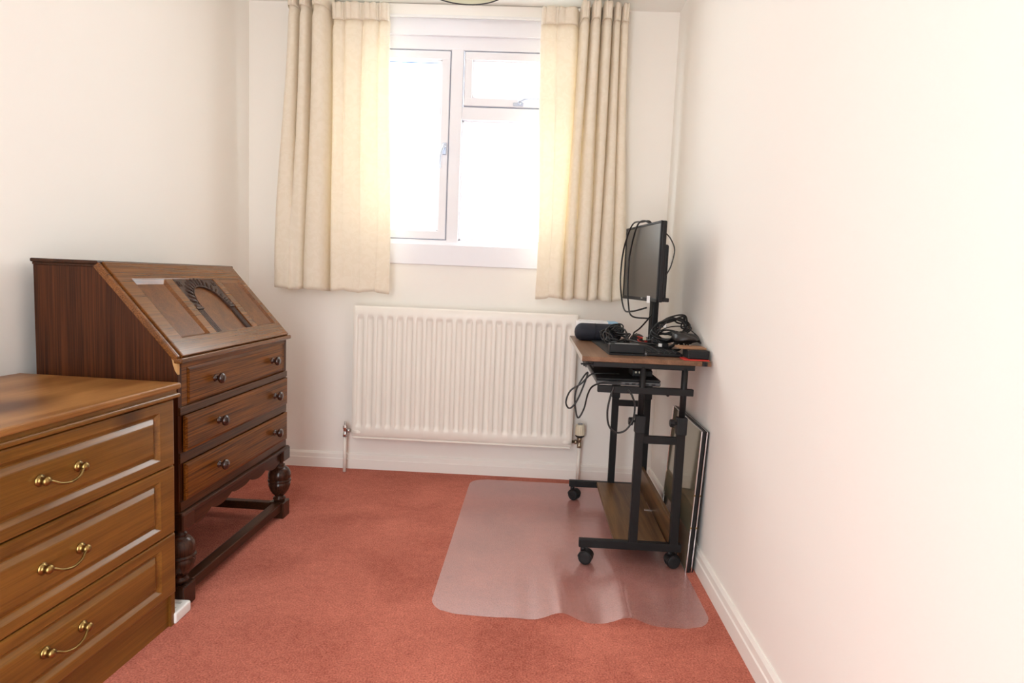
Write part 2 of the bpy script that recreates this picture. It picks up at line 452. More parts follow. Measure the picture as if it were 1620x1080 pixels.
# fixed lower light
fx = MB(); bd = .012
X0, X1, Z0, Z1 = MX1, WX1-.055, ZBt+.032, TZ0-.012
fx.rbox(X0, X1, FY0+.01, FY0+.03, Z0, Z0+bd, .003); fx.rbox(X0, X1, FY0+.01, FY0+.03, Z1-bd, Z1, .003)
fx.rbox(X0, X0+bd, FY0+.01, FY0+.03, Z0, Z1, .003); fx.rbox(X1-bd, X1, FY0+.01, FY0+.03, Z0, Z1, .003)
fb = obj('fixed_light_bead', fx, UPVC, win)
obj('pane', MB().box(X0+.002, X1-.002, FY0+.032, FY0+.038, Z0+.002, Z1-.002), GLASS, fb)
# casement handle: base plate with a cranked lever hanging down
h = MB(); hx, hz, hy = -.499, 1.70, FY0-.004
h.rbox(hx-.011, hx+.011, hy-.010, hy, hz-.03, hz+.032, .004)
h.lathe([(.010, 0), (.010, -.016), (.006, -.02)], (hx, hy-.008, hz+.012), 'y', 14)
h.tube([(hx, hy-.022, hz+.012), (hx-.006, hy-.030, hz-.005), (hx-.014, hy-.034, hz-.03), (hx-.018, hy-.034, hz-.075), (hx-.016, hy-.032, hz-.10)], .0055, 8, 6)
obj('casement_handle', h, HANDLE_M, cas)
h = MB(); hx, hz = -.125, 1.936
h.rbox(hx-.03, hx+.022, hy-.009, hy, hz-.012, hz+.006, .003)
h.lathe([(.011, 0), (.011, -.016), (.006, -.02)], (hx+.004, hy-.008, hz+.004), 'y', 14)
h.tube([(hx+.004, hy-.024, hz+.006), (hx+.03, hy-.034, hz+.015), (hx+.07, hy-.036, hz+.018), (hx+.12, hy-.034, hz+.016)], .0055, 8, 6)
obj('fanlight_handle', h, HANDLE_M, fan)
# boards round the opening
m = MB().rbox(WX0-.03, WX1+.03, YB-.012, YB+.06, 1.107, WZ0+.008, .003)
obj('window_sill_board', m, UPVC, win)
m = MB().rbox(WX0-.03, WX1+.03, YB-.010, YB+.012, 2.255, 2.338, .002)
obj('window_head_board', m, UPVC, win)
# curtain batten fixed above the window
m = MB().rbox(-1.23, .36, YB-.030, YB, 2.342, 2.396, .004)
struct('trim_1', m, GLOSSW)
m = MB().rbox(-1.22, .35, YB-.044, YB-.031, 2.328, 2.341, .003)
# ------------------------------------------------------------------ curtains
def lerp(a, b, t): return a+(b-a)*t
def sstep(t): t = max(0, min(1, t)); return t*t*(3-2*t)
def curtain(name, label, top, bot, zt, zb, y0, flat, seed):
    rnd = random.Random(seed)
    A = catmull([(p[0], p[1], 0) for p in top], 7); B = catmull([(p[0], p[1], 0) for p in bot], 7)
    n = len(A); NZ = 70
    ph = [rnd.uniform(-1, 1) for _ in range(n)]
    vs = []
    for j in range(NZ+1):
        v = j/NZ
        for i in range(n):
            u = i/(n-1)
            t = sstep((v-.03)/.9)
            x = lerp(A[i].x, B[i].x, t); y = lerp(A[i].y, B[i].y, t)
            ztop = zt+flat(u)*.0
            z = lerp(zt+flat(u), zb+.006*math.sin(u*23+seed), v)
            # gathered heading: pencil pleats down to the tape line, pinched there
            hd = max(0, 1-v/.055)
            fade = math.exp(-v/.045)
            pl = math.sin(u*2*PI*22+math.sin(u*9)*1.3)
            y += .016*pl*fade
            z += .004*pl*hd
            pinch = math.exp(-((v-.055)/.018)**2)
            y -= .018*pinch*(.7+.3*pl)
            # hanging drift
            y += .006*math.sin(v*5+u*7+seed)*sstep(v*2)
            x += .004*math.sin(v*6+u*11+seed)*v
            vs.append((x, y0-y, z))
    fs = [(j*n+i, j*n+i+1, (j+1)*n+i+1, (j+1)*n+i) for j in range(NZ) for i in range(n-1)]
    mb = MB().add(vs, fs, True)
    root = thing(name, label, 'curtain', (sum(p[0] for p in bot)/len(bot), y0, zb))
    o = obj('drape', mb, CURT, root, fix=False)
    sm = o.modifiers.new('thickness', 'SOLIDIFY'); sm.thickness = .0025
    # gathered heading tape with pencil pleats, standing proud of the drape
    hp = 8*n; NR_ = 7; hv = []; hgt = .075; Np = int(round((bot[-1][0]-bot[0][0])*46))
    for j in range(NR_+1):
        q_ = j/NR_
        for i in range(hp+1):
            u = i/hp; f_ = u*(n-1); i0 = min(int(f_), n-2); ft = f_-i0
            px_ = lerp(A[i0].x, A[i0+1].x, ft); py_ = lerp(A[i0].y, A[i0+1].y, ft)
            w_ = abs(math.sin(PI*u*Np+.6*math.sin(u*14)))**.55
            zz = zt+flat(u)+.003-hgt*q_+.004*w_*(1-q_)
            hv.append((px_, y0-py_-.005-w_*(.013-.009*q_*q_), zz))
    hb = MB().add(hv, [(j*(hp+1)+i, j*(hp+1)+i+1, (j+1)*(hp+1)+i+1, (j+1)*(hp+1)+i) for j in range(NR_) for i in range(hp)], True)
    ho = obj('heading', hb, CURT, root, fix=False)
    hm = ho.modifiers.new('thickness', 'SOLIDIFY'); hm.thickness = .002
    # stitched hem line
    k = int(NZ*.955)
    hem = [Vector(vs[k*n+i]) for i in range(0, n, 2)]
    hb = MB(); w_ = .0016
    hv = []
    for p in hem: hv += [(p.x, p.y-.0022, p.z+w_), (p.x, p.y-.0022, p.z-w_)]
    hb.add(hv, [(2*i, 2*i+1, 2*i+3, 2*i+2) for i in range(len(hem)-1)], True)
    obj('hem_stitching', hb, CURT, root, fix=False)
    return root
def tubes(parts):
    """plan points of a row of folds: (x0, x1, depth_at_start, crest, depth_at_end)"""
    P = []
    for x0, x1, d0, c, d1 in parts:
        w_ = x1-x0
        P += [(x0, d0), (x0+w_*.10, lerp(d0, c, .62)), (x0+w_*.30, c), (x0+w_*.70, c), (x0+w_*.90, lerp(d1, c, .62)), (x1-w_*.005, d1)]
    return P
topL = tubes([(-1.262, -1.208, -.01, .070, -.015), (-1.204, -1.150, -.015, .075, -.02), (-1.146, -1.058, -.02, .085, -.025), (-1.056, -.990, -.025, .034, .022), (-.988, -.900, .022, .040, .024), (-.898, -.820, .024, .040, .026), (-.818, -.768, .026, .038, .02)])
botL = tubes([(-1.338, -1.250, -.005, .052, .050), (-1.248, -1.182, .050, .040, .000), (-1.180, -1.046, -.002, .070, -.024), (-1.042, -.970, -.026, .062, .062), (-.968, -.890, .062, .060, .059), (-.888, -.805, .059, .060, .060), (-.803, -.734, .060, .054, .042)])
curtain('curtain', 'cream damask curtain hanging left of the window, above the radiator and nearest the bureau', topL, botL, 2.342, .955, 3.245,
        lambda u: .045*sstep((.455-u)/.03), 1)
topR = tubes([(-.028, .050, .025, .042, .036), (.052, .152, .036, .044, -.010), (.156, .204, -.012, .066, -.016), (.208, .258, -.016, .072, -.018), (.262, .312, -.018, .070, -.016), (.316, .352, -.014, .050, -.004), (.355, .390, -.004, .046, .010)])
botR = tubes([(.004, .066, .044, .054, .056), (.068, .136, .056, .060, -.004), (.138, .188, -.004, .060, .004), (.190, .262, .000, .070, .010), (.264, .312, .006, .066, .012), (.314, .378, .008, .072, .026), (.380, .434, .026, .050, .010)])
curtain('curtain', 'cream damask curtain hanging right of the window, beside the computer monitor', topR, botR, 2.345, .962, 3.245,
        lambda u: .022*sstep((u-.28)/.06), 4)
tag(solo('curtain_rail', m, WHITEP, '', ''), 'white curtain rail along the top of the window behind the curtain headings', 'curtain rail')

# ------------------------------------------------------------------ pendant lampshade
PC = (-.262, 2.06, 1.945); PR = .135
root = thing('pendant_lamp', 'pale fabric pendant lampshade with dark rim hanging from the ceiling', 'lamp', (PC[0], PC[1], PC[2]))
pr_ = [(PR, 0), (PR*.98, .03), (PR*.82, .19), (PR*.80, .20)]
m = MB().lathe(pr_, PC, 'z', 40, caps=False)
m.lathe([(PR-.003, .001), (PR*.98-.003, .03), (PR*.82-.003, .19), (PR*.8-.003, .2)], PC, 'z', 40, caps=False)
obj('lamp_shade', m, SHADE_F, root)
m = MB().tube([(PC[0]+PR*math.cos(a), PC[1]+PR*math.sin(a), PC[2]) for a in [2*PI*k/32 for k in range(32)]], .0022, 6, 2, True)
obj('rim', m, DARKGAP, root)
m = MB().cyl((PC[0], PC[1], PC[2]+.2), .003, H-PC[2]-.2, 'z', 8)
obj('flex', m, WHITEP, root)
m = MB().lathe([(.045, H-.001), (.045, H-.012), (.02, H-.03), (.006, H-.034)], (PC[0], PC[1], 0), 'z', 24)
obj('ceiling_rose', m, WHITEP, root)
m = MB().lathe([(.006, .24), (.018, .235), (.018, .17), (.015, .16)], PC, 'z', 16)
for k in range(3):
    a = 2*PI*k/3; m.tube([(PC[0]+.018*math.cos(a), PC[1]+.018*math.sin(a), PC[2]+.18), (PC[0]+PR*.8*math.cos(a), PC[1]+PR*.8*math.sin(a), PC[2]+.198)], .0018, 6)
obj('lamp_holder', m, WHITEP, root)
m = MB().lathe([(.012, .16), (.013, .14), (.028, .105), (.030, .085), (.022, .065), (.001, .056)], PC, 'z', 20)
obj('bulb', m, WHITEP, root)

# ------------------------------------------------------------------ radiator
RL, RR, RB, RT = -.928, .222, .200, .884
yf = YB-.100                          # front face
root = thing('radiator', 'cream ribbed panel radiator on the wall under the window', 'radiator', ((RL+RR)/2, yf, RB))
NR = 22; pit = (RR-RL-.030)/NR
xs = []
for k in range(NR):
    c0 = RL+.015+k*pit
    for q in (0, .12, .16, .20, .26, .46, .66, .70, .74, .78, .82): xs.append((c0+q*pit, q))
xs = [(RL, -1), (RL+.006, -1)]+xs+[(RR-.015, 0), (RR-.006, -1), (RR, -1)]
def rib(q):                                   # 1 = face, 0 = bottom of a pressed channel
    if q < 0: return 1
    if q <= .12 or q >= .82: return 1
    if .26 <= q <= .66: return 0
    return 1-sstep((q-.12)/.14) if q < .3 else 1-sstep((.82-q)/.16)
zs = [RB, RB+.008, RB+.045, RB+.052, RB+.059, RB+.066, RB+.073, .4, .6, RT-.073, RT-.066, RT-.059, RT-.052, RT-.045, RT-.008, RT]
def zw(z):
    return sstep((z-RB-.045)/.028)*sstep((RT-.045-z)/.028)
nx = len(xs); vs = []; fs = []
for z in zs:
    for x, q in xs:
        d = -.009*(1-rib(q))*zw(z) if q >= 0 else 0
        e = 0
        if z in (RB, RT) or x in (RL, RR): e = .006
        vs.append((x, yf-d+e, z))
for j in range(len(zs)-1):
    for i in range(nx-1): fs.append((j*nx+i, j*nx+i+1, (j+1)*nx+i+1, (j+1)*nx+i))
m = MB().add(vs, fs, True)
obj('front_panel', m, RADW, root, fix=False)
m = MB().rbox(RL+.001, RR-.001, yf+.0145, yf+.019, RB+.001, RT-.001, .002)
m.box(RL+.002, RR-.002, yf+.005, yf+.014, RB, RB+.003); m.box(RL+.002, RR-.002, yf+.005, yf+.014, RT-.003, RT)
m.box(RL, RL+.003, yf+.005, yf+.014, RB, RT); m.box(RR-.003, RR, yf+.005, yf+.014, RB, RT)
obj('back_sheet', m, RADW, root)
obj('side_channel', MB().rbox(RL-.002, RL+.010, yf+.016, yf+.045, RB+.02, RT-.002, .004), RADW, root)
obj('side_channel', MB().rbox(RR-.010, RR+.002, yf+.016, yf+.045, RB+.02, RT-.002, .004), RADW, root)
# lower seam lip
m = MB().rbox(RL+.004, RR-.004, yf+.004, yf+.05, RB-.013, RB-.001, .005)
obj('bottom_channel', m, RADW, root)
for nm, x0, s in (('corner_boss', RL+.004, -1), ('corner_boss', RR-.004, 1)):
    m = MB().lathe([(.016, .0), (.017, s*-.03), (.012, s*-.045)], (x0, yf+.012, RB+.022), 'x', 18)
    obj('corner_boss', m, RADW, root)
for x in (RL+.18, RR-.18):
    obj('wall_bracket', MB().box(x-.012, x+.012, yf+.018, YB-.001, RB+.06, RT-.06), RADW, root)
# left lockshield valve and pipe
vx, vy = RL-.040, yf+.028
m = MB().cyl((vx, vy, .0), .0085, RB+.006, 'z', 14)
obj('pipe', m, RADW, root)
m = MB().lathe([(.012, -.004), (.012, .012), (.010, .014), (.010, .034), (.013, .036), (.013, .05), (.006, .054), (.005, .072), (.002, .076)], (vx, vy, RB-.004), 'z', 14)
m.lathe([(.008, 0), (.008, .014), (.012, .014), (.012, .026), (.008, .026), (.008, .042)], (vx, vy, RB+.022), 'x', 10)
v_ = obj('lockshield_valve', m, CHROME, root)
m = MB().lathe([(.0125, 0), (.0125, .010)], (vx, vy, RB-.012), 'z', 6, smooth=False)
obj('compression_nut', m, STEEL, v_)
# right thermostatic valve and pipe
vx = RR+.042
m = MB().cyl((vx, vy, .0), .0085, RB+.006, 'z', 14)
obj('pipe', m, RADW, root)
m = MB().lathe([(.012, -.004), (.012, .012), (.010, .014), (.010, .034), (.013, .036), (.013, .046), (.012, .05)], (vx, vy, RB-.004), 'z', 14)
m.lathe([(.008, 0), (.008, -.014), (.012, -.014), (.012, -.026), (.008, -.026), (.008, -.042)], (vx, vy, RB+.022), 'x', 10)
v_ = obj('thermostatic_valve', m, plain('tarnished_nickel', (.45, .38, .28), .3, metal=1), root)
m = MB().lathe([(.015, 0), (.024, .008), (.024, .014)], (vx, vy, RB+.046), 'z', 20)
obj('collar', m, BLACKP, v_)
hd = MB(); n = 32; vs = []
for h_, r_ in ((0, .024), (.012, .0255), (.045, .0245), (.055, .021), (.056, .0)):
    for k in range(n):
        rr = r_*(1-.06*(k % 2)) if .005 < h_ < .05 else r_
        vs.append((vx+rr*math.cos(2*PI*k/n), vy+rr*math.sin(2*PI*k/n), RB+.060+h_))
hd.add(vs, [(i*n+k, i*n+(k+1) % n, (i+1)*n+(k+1) % n, (i+1)*n+k) for i in range(4) for k in range(n)])
obj('dial_head', hd, CREAMP, v_)
m = MB().rbox(vx-.012, vx+.012, vy-.010, vy+.010, RB+.115, RB+.121, .002)
obj('dial_mark', m, STEEL, v_)

# ------------------------------------------------------------------ oak bureau (local frame: x out of the wall, y towards the window, z up; front at x = 0)
BW, BD, BDT, BZ, BZT = .8128, .448, .2445, .7845, 1.0562
broot = thing('writing_bureau', 'dark oak writing bureau with carved sloping fall front and bulbous turned legs', 'bureau', (-1.0256, 2.6434, 0), -.0149, world=False)
# carcass: side panels and inner body
def slab(poly, y0, y1): return MB().prism(poly, y0, y1, 'y')
side_poly = [(-BD, .30), (-.012, .30), (-.012, .768), (-BDT-.012, BZT-.018), (-BD, BZT-.018)]
obj('side_panel', slab(side_poly, -BW+.008, -BW+.028), OAK_SIDE, broot)
obj('side_panel', slab(side_poly, -.028, -.008), OAK_SIDE, broot)
inner = [(-BD+.004, .31), (-.022, .31), (-.022, .76), (-BDT-.018, BZT-.024), (-BD+.004, BZT-.024)]
obj('carcass', slab(inner, -BW+.026, -.026), OAK_DARK, broot)
m = MB().rbox(-BD-.002, -BDT-.001, -BW-.004, .004, BZT-.011, BZT, .004, 3)
m.rbox(-BD, -BDT-.006, -BW+.002, -.002, BZT-.019, BZT-.010, .003, 2)
obj('top_board', m, OAK_DARK, broot)
# chipped bare wood at the near front corner, under the fall
m = MB(); y_ = -BW+.0075
m.add([(-.016, y_, .766), (-.030, y_, .776), (-.026, y_, .758), (-.020, y_, .740), (-.012, y_, .728), (-.011, y_, .762),
       (-.012, y_+.008, .766), (-.028, y_+.008, .776), (-.024, y_+.008, .758), (-.018, y_+.008, .740), (-.0105, y_+.008, .728), (-.010, y_+.008, .762)],
      [(0,1,2,3,4,5), (11,10,9,8,7,6)]+[(i, (i+1) % 6, 6+(i+1) % 6, 6+i) for i in range(6)])
obj('chipped_edge', m, CHIP, broot, label='bare split wood at the corner')
# fall front, built flat then tilted: (a, s, n) a along width, s down the slope, n proud of the slope
p1 = Vector((-BDT, 0, BZT)); p0 = Vector((0, 0, BZ))
sd = (p0-p1).normalized(); L = (p0-p1).length
nrm = Vector((sd.z*-1, 0, sd.x)); nrm = Vector((-sd.z, 0, sd.x))
FM = Matrix(((0, sd.x, nrm.x, p1.x), (-1, 0, 0, 0), (0, sd.z, nrm.z, p1.z), (0, 0, 0, 1)))
def fall(name, mb, mt, parent=broot, **k): return obj(name, mb.xf(FM), mt, parent, **k)
m = MB().box(.010, BW-.010, .004, L-.006, -.020, -.0085)
ff = fall('fall_front', m, OAK_PANEL)
fr = MB()
A_ = [.014, .050, .205, .248, .516, .562, .727, BW-.020]
S0, S1 = .070, .302
fr.rbox(A_[0], A_[-1], .002, S0, -.020, .0, .0025); fr.rbox(A_[0], A_[-1], S1, L, -.020, .0, .0025)
fr.rbox(A_[0], A_[1], S0-.004, S1+.004, -.019, -.0002, .002); fr.rbox(A_[6], A_[7], S0-.004, S1+.004, -.019, -.0002, .002)
fall('fall_frame', fr, OAK_FALL, ff)
for a0, a1, n1 in ((-.001, .008, -.005), (.0085, .0135, -.009), (BW-.0195, BW-.011, -.008), (BW-.0105, BW+.001, -.004)):
    fall('edge_moulding', MB().rbox(a0, a1, .003, L-.002, -.024, n1, .003), OAK_FALL, ff)
for a0, a1 in ((A_[2], A_[3]), (A_[4], A_[5])):
    fall('fall_mullion', MB().rbox(a0, a1, S0-.004, S1+.004, -.019, -.0006, .002), OAK_FALL, ff)
# sunk side panels with bevelled surround
for a0, a1 in ((A_[1], A_[2]), (A_[5], A_[6])):
    b_ = MB(); i1 = .013
    o4 = [(a0, S0, -.0008), (a1, S0, -.0008), (a1, S1, -.0008), (a0, S1, -.0008)]
    n4 = [(a0+i1, S0+i1*1.3, -.0085), (a1-i1, S0+i1*1.3, -.0085), (a1-i1, S1-i1*.7, -.0085), (a0+i1, S1-i1*.7, -.0085)]
    b_.add(o4+n4, [(0,1,5,4), (1,2,6,5), (2,3,7,6), (3,0,4,7)])
    fall('panel_bevel', b_, OAK_FALL, ff)
    fall('sunk_panel', MB().box(a0+i1-.001, a1-i1+.001, S0+i1, S1-.006, -.012, -.0078), OAK_PANEL, ff)
# carved arch: spandrel with radiating gouges, imposts and fluted pilasters
AC, SC, RI = .382, .196, .094
ar = MB(); NS = 28
inn = [(AC+RI*math.cos(PI*k/NS), SC-RI*math.sin(PI*k/NS)) for k in range(NS+1)]
def toedge(k):
    a = PI*k/NS; dx, dy = math.cos(a), -math.sin(a)
    tx = ((A_[4]-AC)/dx if dx > 1e-6 else ((A_[3]-AC)/dx if dx < -1e-6 else 9)); ty = (S0-SC)/dy if dy < -1e-6 else 9
    t = min(tx, ty); return (AC+dx*t, SC+dy*t)
outp = [toedge(k) for k in range(NS+1)]
zt_, zb_ = -.003, -.0095
vs = [(p[0], p[1], zt_) for p in inn]+[(p[0], p[1], zt_) for p in outp]+[(p[0], p[1], zb_) for p in inn]+[(p[0], p[1], zb_) for p in outp]
q = NS+1; fs = []
for k in range(NS):
    fs += [(k, k+1, q+k+1, q+k), (2*q+k, 2*q+k+1, k+1, k), (q+k, q+k+1, 3*q+k+1, 3*q+k)]
ar.add(vs, fs)
arch = fall('arch_spandrel', ar, OAK_CARVE, ff)
gp = None
for k in range(17):
    a = PI*(k+.5)/17
    g = MB()
    r0, r1 = RI+.003, RI+.041
    c_ = ((r0+r1)/2)
    # a leaf shaped ridge (ellipsoid) lying along the radius
    n_, mm = 8, 6
    vs = []; hl, hw, hh = (r1-r0)/2, .0078, .0065
    for i in range(mm+1):
        th = PI*i/mm
        for j in range(n_):
            ph = 2*PI*j/n_
            lx_, ly_, lz_ = -hl*math.cos(th), hw*math.sin(th)*math.cos(ph), hh*math.sin(th)*math.sin(ph)
            rr = c_+lx_
            vs.append((AC+rr*math.cos(a)-ly_*math.sin(a), SC-rr*math.sin(a)-ly_*math.cos(a), zt_+lz_))
    fs = [(i*n_+j, i*n_+(j+1) % n_, (i+1)*n_+(j+1) % n_, (i+1)*n_+j) for i in range(mm) for j in range(n_)]
    g.add(vs, fs, True)
    fall('carved_leaf', g, OAK_CARVE, ff)
# raised inner arch bead
m = MB().tube([(AC+(RI+.001)*math.cos(PI*k/16), SC-(RI+.001)*math.sin(PI*k/16), zt_+.0005) for k in range(17)], .0028, 6, 2)
fall('arch_bead', m, OAK_CARVE, ff)
for a0, a1 in ((A_[3]+.012, AC-RI), (AC+RI, A_[4]-.002)):
    m = MB().rbox(a0-.003, a1+.003, SC-.004, SC+.006, -.009, .0015, .001)
    fall('impost', m, OAK_CARVE, ff)
    m = MB().box(a0, a1, SC+.006, S1+.002, -.0095, -.0045)
    nfl = 4; wv = (a1-a0)/nfl
    for k in range(nfl):
        m.rbox(a0+k*wv+.0012, a0+(k+1)*wv-.0012, SC+.008, S1, -.006, -.0012, .0015)
    fall('fluted_pilaster', m, OAK_CARVE, ff)
for sx in (0, 1):          # corner rosettes of the spandrel
    ca = A_[4]-.022 if sx else A_[3]+.022
    for r_ in range(4):
        a = PI/4+PI/2*r_
        g = MB().lathe([(.0005, .004), (.006, .002), (.0065, 0), (.006, -.002)], (ca+.008*math.cos(a), S0+.019+.008*math.sin(a), zt_), 'z', 8)
        fall('rosette_petal', g, OAK_CARVE, ff)
# moulded lip under the fall
m = MB().rbox(-.020, .006, -BW-.002, .002, BZ-.022, BZ-.006, .005, 3)
obj('fall_lip_moulding', m, OAK_FALL, broot)
# drawers
def drawer(z0, z1, y0, y1, xf_, bev, mt):
    m = MB(); b = bev
    vs = [(xf_-.010, y0, z0), (xf_-.010, y1, z0), (xf_-.010, y1, z1), (xf_-.010, y0, z1),
          (xf_-.003, y0, z0), (xf_-.003, y1, z0), (xf_-.003, y1, z1), (xf_-.003, y0, z1),
          (xf_, y0+b, z0+b), (xf_, y1-b, z0+b), (xf_, y1-b, z1-b), (xf_, y0+b, z1-b)]
    fs = [(3,2,1,0), (0,1,5,4), (1,2,6,5), (2,3,7,6), (3,0,4,7), (4,5,9,8), (5,6,10,9), (6,7,11,10), (7,4,8,11), (8,9,10,11)]
    m.add(vs, fs)
    d = obj('drawer', m, mt, broot)
    for yk in (-.592, -.150):
        kb = MB().lathe([(.012, 0), (.0125, .003), (.008, .006), (.0065, .011), (.010, .014), (.0165, .019), (.018, .024), (.0165, .029), (.010, .033), (.0005, .0345)],
                        (xf_-.001, yk, (z0+z1)/2), 'x', 18)
        obj('knob', kb, KNOBW, d)
    return d
drawer(.630, .744, -.752, -.044, -.010, .008, OAK)
drawer(.490, .601, -.787, -.020, .002, .009, OAK)
drawer(.338, .453, -.787, -.020, .002, .009, OAK)
# rails between the drawers
for z0, z1, xo in ((.744, .764, -.012), (.603, .628, -.006), (.455, .488, -.008), (.306, .336, -.008)):
    obj('drawer_rail', MB().rbox(-.024, xo, -BW+.010, -.010, z0, z1, .002), OAK if z0 > .7 else OAK_RAIL, broot)
for y0, y1 in ((-.810+.012, -.754), (-.042, -.012)):
    obj('drawer_stile', MB().rbox(-.024, -.013, y0, y1, .628, .746, .002), OAK, broot)
# base frame: moulding, scalloped apron, corner blocks, legs, stretchers
m = MB().rbox(-BD, .003, -BW+.001, -.001, .290, .305, .004, 2)
obj('base_moulding', m, OAK_DARK, broot)
ap = []; ya, yb_ = -BW+.060, -.060
N = 60
lower = []
for k in range(N+1):
    t = k/N; s = abs(2*t-1)
    z = .246+.030*(1-s)**1.2 if False else .250
    # shallow central rise with little scallops near both ends
    z = .262-.022*abs(math.sin(PI*(t*5)))**.8*(.5+.5*s)-.010*s
    lower.append((ya+(yb_-ya)*t, z))
poly = [(ya, .289), (yb_, .289)]+lower[::-1]
m = MB(); n = len(poly)
top_ = [(ya+(yb_-ya)*k/N, .289) for k in range(N+1)]
vs = [(x, p[0], p[1]) for x in (-.030, -.012) for p in lower+top_]
n = N+1; fs = []
for k in range(N):
    fs += [(k, k+1, n+k+1, n+k), (2*n+k, 3*n+k, 3*n+k+1, 2*n+k+1), (k, 2*n+k, 2*n+k+1, k+1), (n+k, n+k+1, 3*n+k+1, 3*n+k)]
m.add(vs, fs)
obj('apron', m, OAK_DARK, broot)
for y_ in (-BW+.012, -.030):
    obj('side_apron', MB().rbox(-BD+.05, -.06, y_, y_+.018, .240, .289, .002), OAK_DARK, broot)
bulb = [(.024, .250), (.024, .244), (.016, .240), (.0155, .232), (.022, .229), (.022, .225), (.018, .222), (.030, .216), (.040, .206), (.0455, .192), (.0465, .178), (.0455, .170), (.0425, .1665), (.0425, .1645), (.0475, .1625), (.0475, .1565), (.0425, .1545), (.0425, .1525),
        (.0455, .149), (.044, .136), (.038, .118), (.028, .102), (.019, .094), (.017, .089), (.025, .085), (.026, .079), (.021, .075), (.022, .068)]
for yc in (-BW+.036, -.030):
    lg = MB().lathe(bulb[::-1], (-.028, yc, 0), 'z', 28)
    leg = obj('leg', lg, OAK_LEG, broot, label='bulbous turned front leg')
    obj('corner_block', MB().rbox(-.060, .004, yc-.034, yc+.034, .248, .326 if False else .300, .004), OAK_LEG, leg)
    obj('foot_block', MB().rbox(-.060, .004, yc-.033, yc+.033, 0, .070, .004), OAK_LEG, leg)
for yc in (-BW+.036, -.036):
    obj('leg', MB().rbox(-BD+.006, -BD+.052, yc-.024, yc+.024, 0, .30, .003), OAK_LEG, broot, label='plain square back leg')
obj('stretcher', MB().rbox(-.048, -.008, -BW+.060, -.055, .030, .066, .004), OAK_DARK, broot)
for yc in (-BW+.036, -.036):
    obj('stretcher', MB().rbox(-BD+.045, -.055, yc-.017, yc+.017, .030, .064, .004), OAK_DARK, broot)

# ------------------------------------------------------------------ pine chest of drawers (same local frame)
CW, CDp, CH = .85, .498, .7192
croot = thing('chest_of_drawers', 'pine chest of three drawers with brass bail handles in front of the dark bureau', 'chest of drawers', (-1.0038, 1.7684, 0), -.0579, world=False)
obj('carcass', MB().box(-CDp+.01, -.030, -CW+.014, -.014, .095, .690), PINE, croot)
for y0, y1 in ((-CW+.012, -CW+.030), (-.030, -.012)):
    obj('side_panel', MB().box(-CDp+.006, -.014, y0, y1, .0, .690), PINE, croot)
obj('top_board', MB().rbox(-CDp, .004, -CW-.004, .004, .701, CH, .006, 3), PINE_TOP, croot)
obj('frieze', MB().box(-CDp+.004, -.006, -CW+.006, -.006, .689, .702), PINE, croot)
m = MB().rbox(-CDp+.004, .003, -CW-.003, .003, .677, .690, .0055, 3)
obj('bead_moulding', m, PINE, croot)
obj('plinth', MB().box(-.050, -.022, -CW+.030, -.030, 0, .094), PINE, croot)
def rects(y0, y1, z0, z1, steps):
    """nested rectangles (inset_y, inset_z, x) joined into a moulded drawer front"""
    vs = []; fs = []
    for iy, iz, x in steps:
        vs += [(x, y0+iy, z0+iz), (x, y1-iy, z0+iz), (x, y1-iy, z1-iz), (x, y0+iy, z1-iz)]
    for i in range(len(steps)-1):
        for k in range(4): fs.append((4*i+k, 4*i+(k+1) % 4, 4*i+4+(k+1) % 4, 4*i+4+k))
    l = 4*(len(steps)-1); fs.append((l, l+1, l+2, l+3)); fs.append((3, 2, 1, 0))
    return MB().add(vs, fs)
for z0, z1 in ((.4835, .6725), (.2840, .4795), (.1000, .2800)):
    X = -.008
    dr = obj('drawer', rects(-CW+.015, -.015, z0, z1, [(0, 0, X-.020), (0, 0, X-.004), (.0015, .0015, X-.001), (.005, .005, X), (.063, .027, X), (.0645, .0285, X-.001), (.0745, .0375, X-.0095), (.078, .041, X-.0095),
             (.0905, .0525, X-.001), (.093, .055, X), (.099, .061, X)]), PINE, croot)
    zc = (z0+z1)/2
    bl = MB(); ya, yb_ = -.480, -.372
    hn = obj('handle', MB().tube([(X+.018, ya-.004, zc+.005), (X+.020, ya+.010, zc+.002), (X+.026, ya+.028, zc-.008), (X+.028, (ya+yb_)/2, zc-.013), (X+.026, yb_-.028, zc-.008), (X+.020, yb_-.010, zc+.002), (X+.018, yb_+.004, zc+.005)], .0032, 8, 6), BRASS, dr)
    for y_ in (ya, yb_):
        kb = MB().lathe([(.013, 0), (.0135, .003), (.010, .005), (.0075, .009), (.0085, .012), (.0105, .016), (.0095, .021), (.005, .024), (.0005, .025)], (X-.0005, y_, zc+.005), 'x', 18)
        kb.lathe([(.0005, -.010), (.0045, -.007), (.0045, .007), (.0005, .010)], (X+.018, y_, zc+.005), 'y', 10)
        obj('rose', kb, BRASS, dr, label='brass handle rose') if False else obj('handle_rose', kb, BRASS, dr)

# white extension socket on the carpet by the chest
m = MB().rbox(-1.075, -1.012, 1.752, 1.835, 0, .034, .006, 3)
ext = solo('extension_socket', m, WHITEP, 'white plastic extension socket on carpet between pine chest and bureau foot', 'socket')
m = MB()
for dy in (.018, .050): m.rbox(-1.05+.0, -1.03, 1.768+dy-.012, 1.768+dy+.0, .0335, .0345, .0004)
obj('switch', m, plain('socket_slots', (.5, .5, .48), .5), ext)

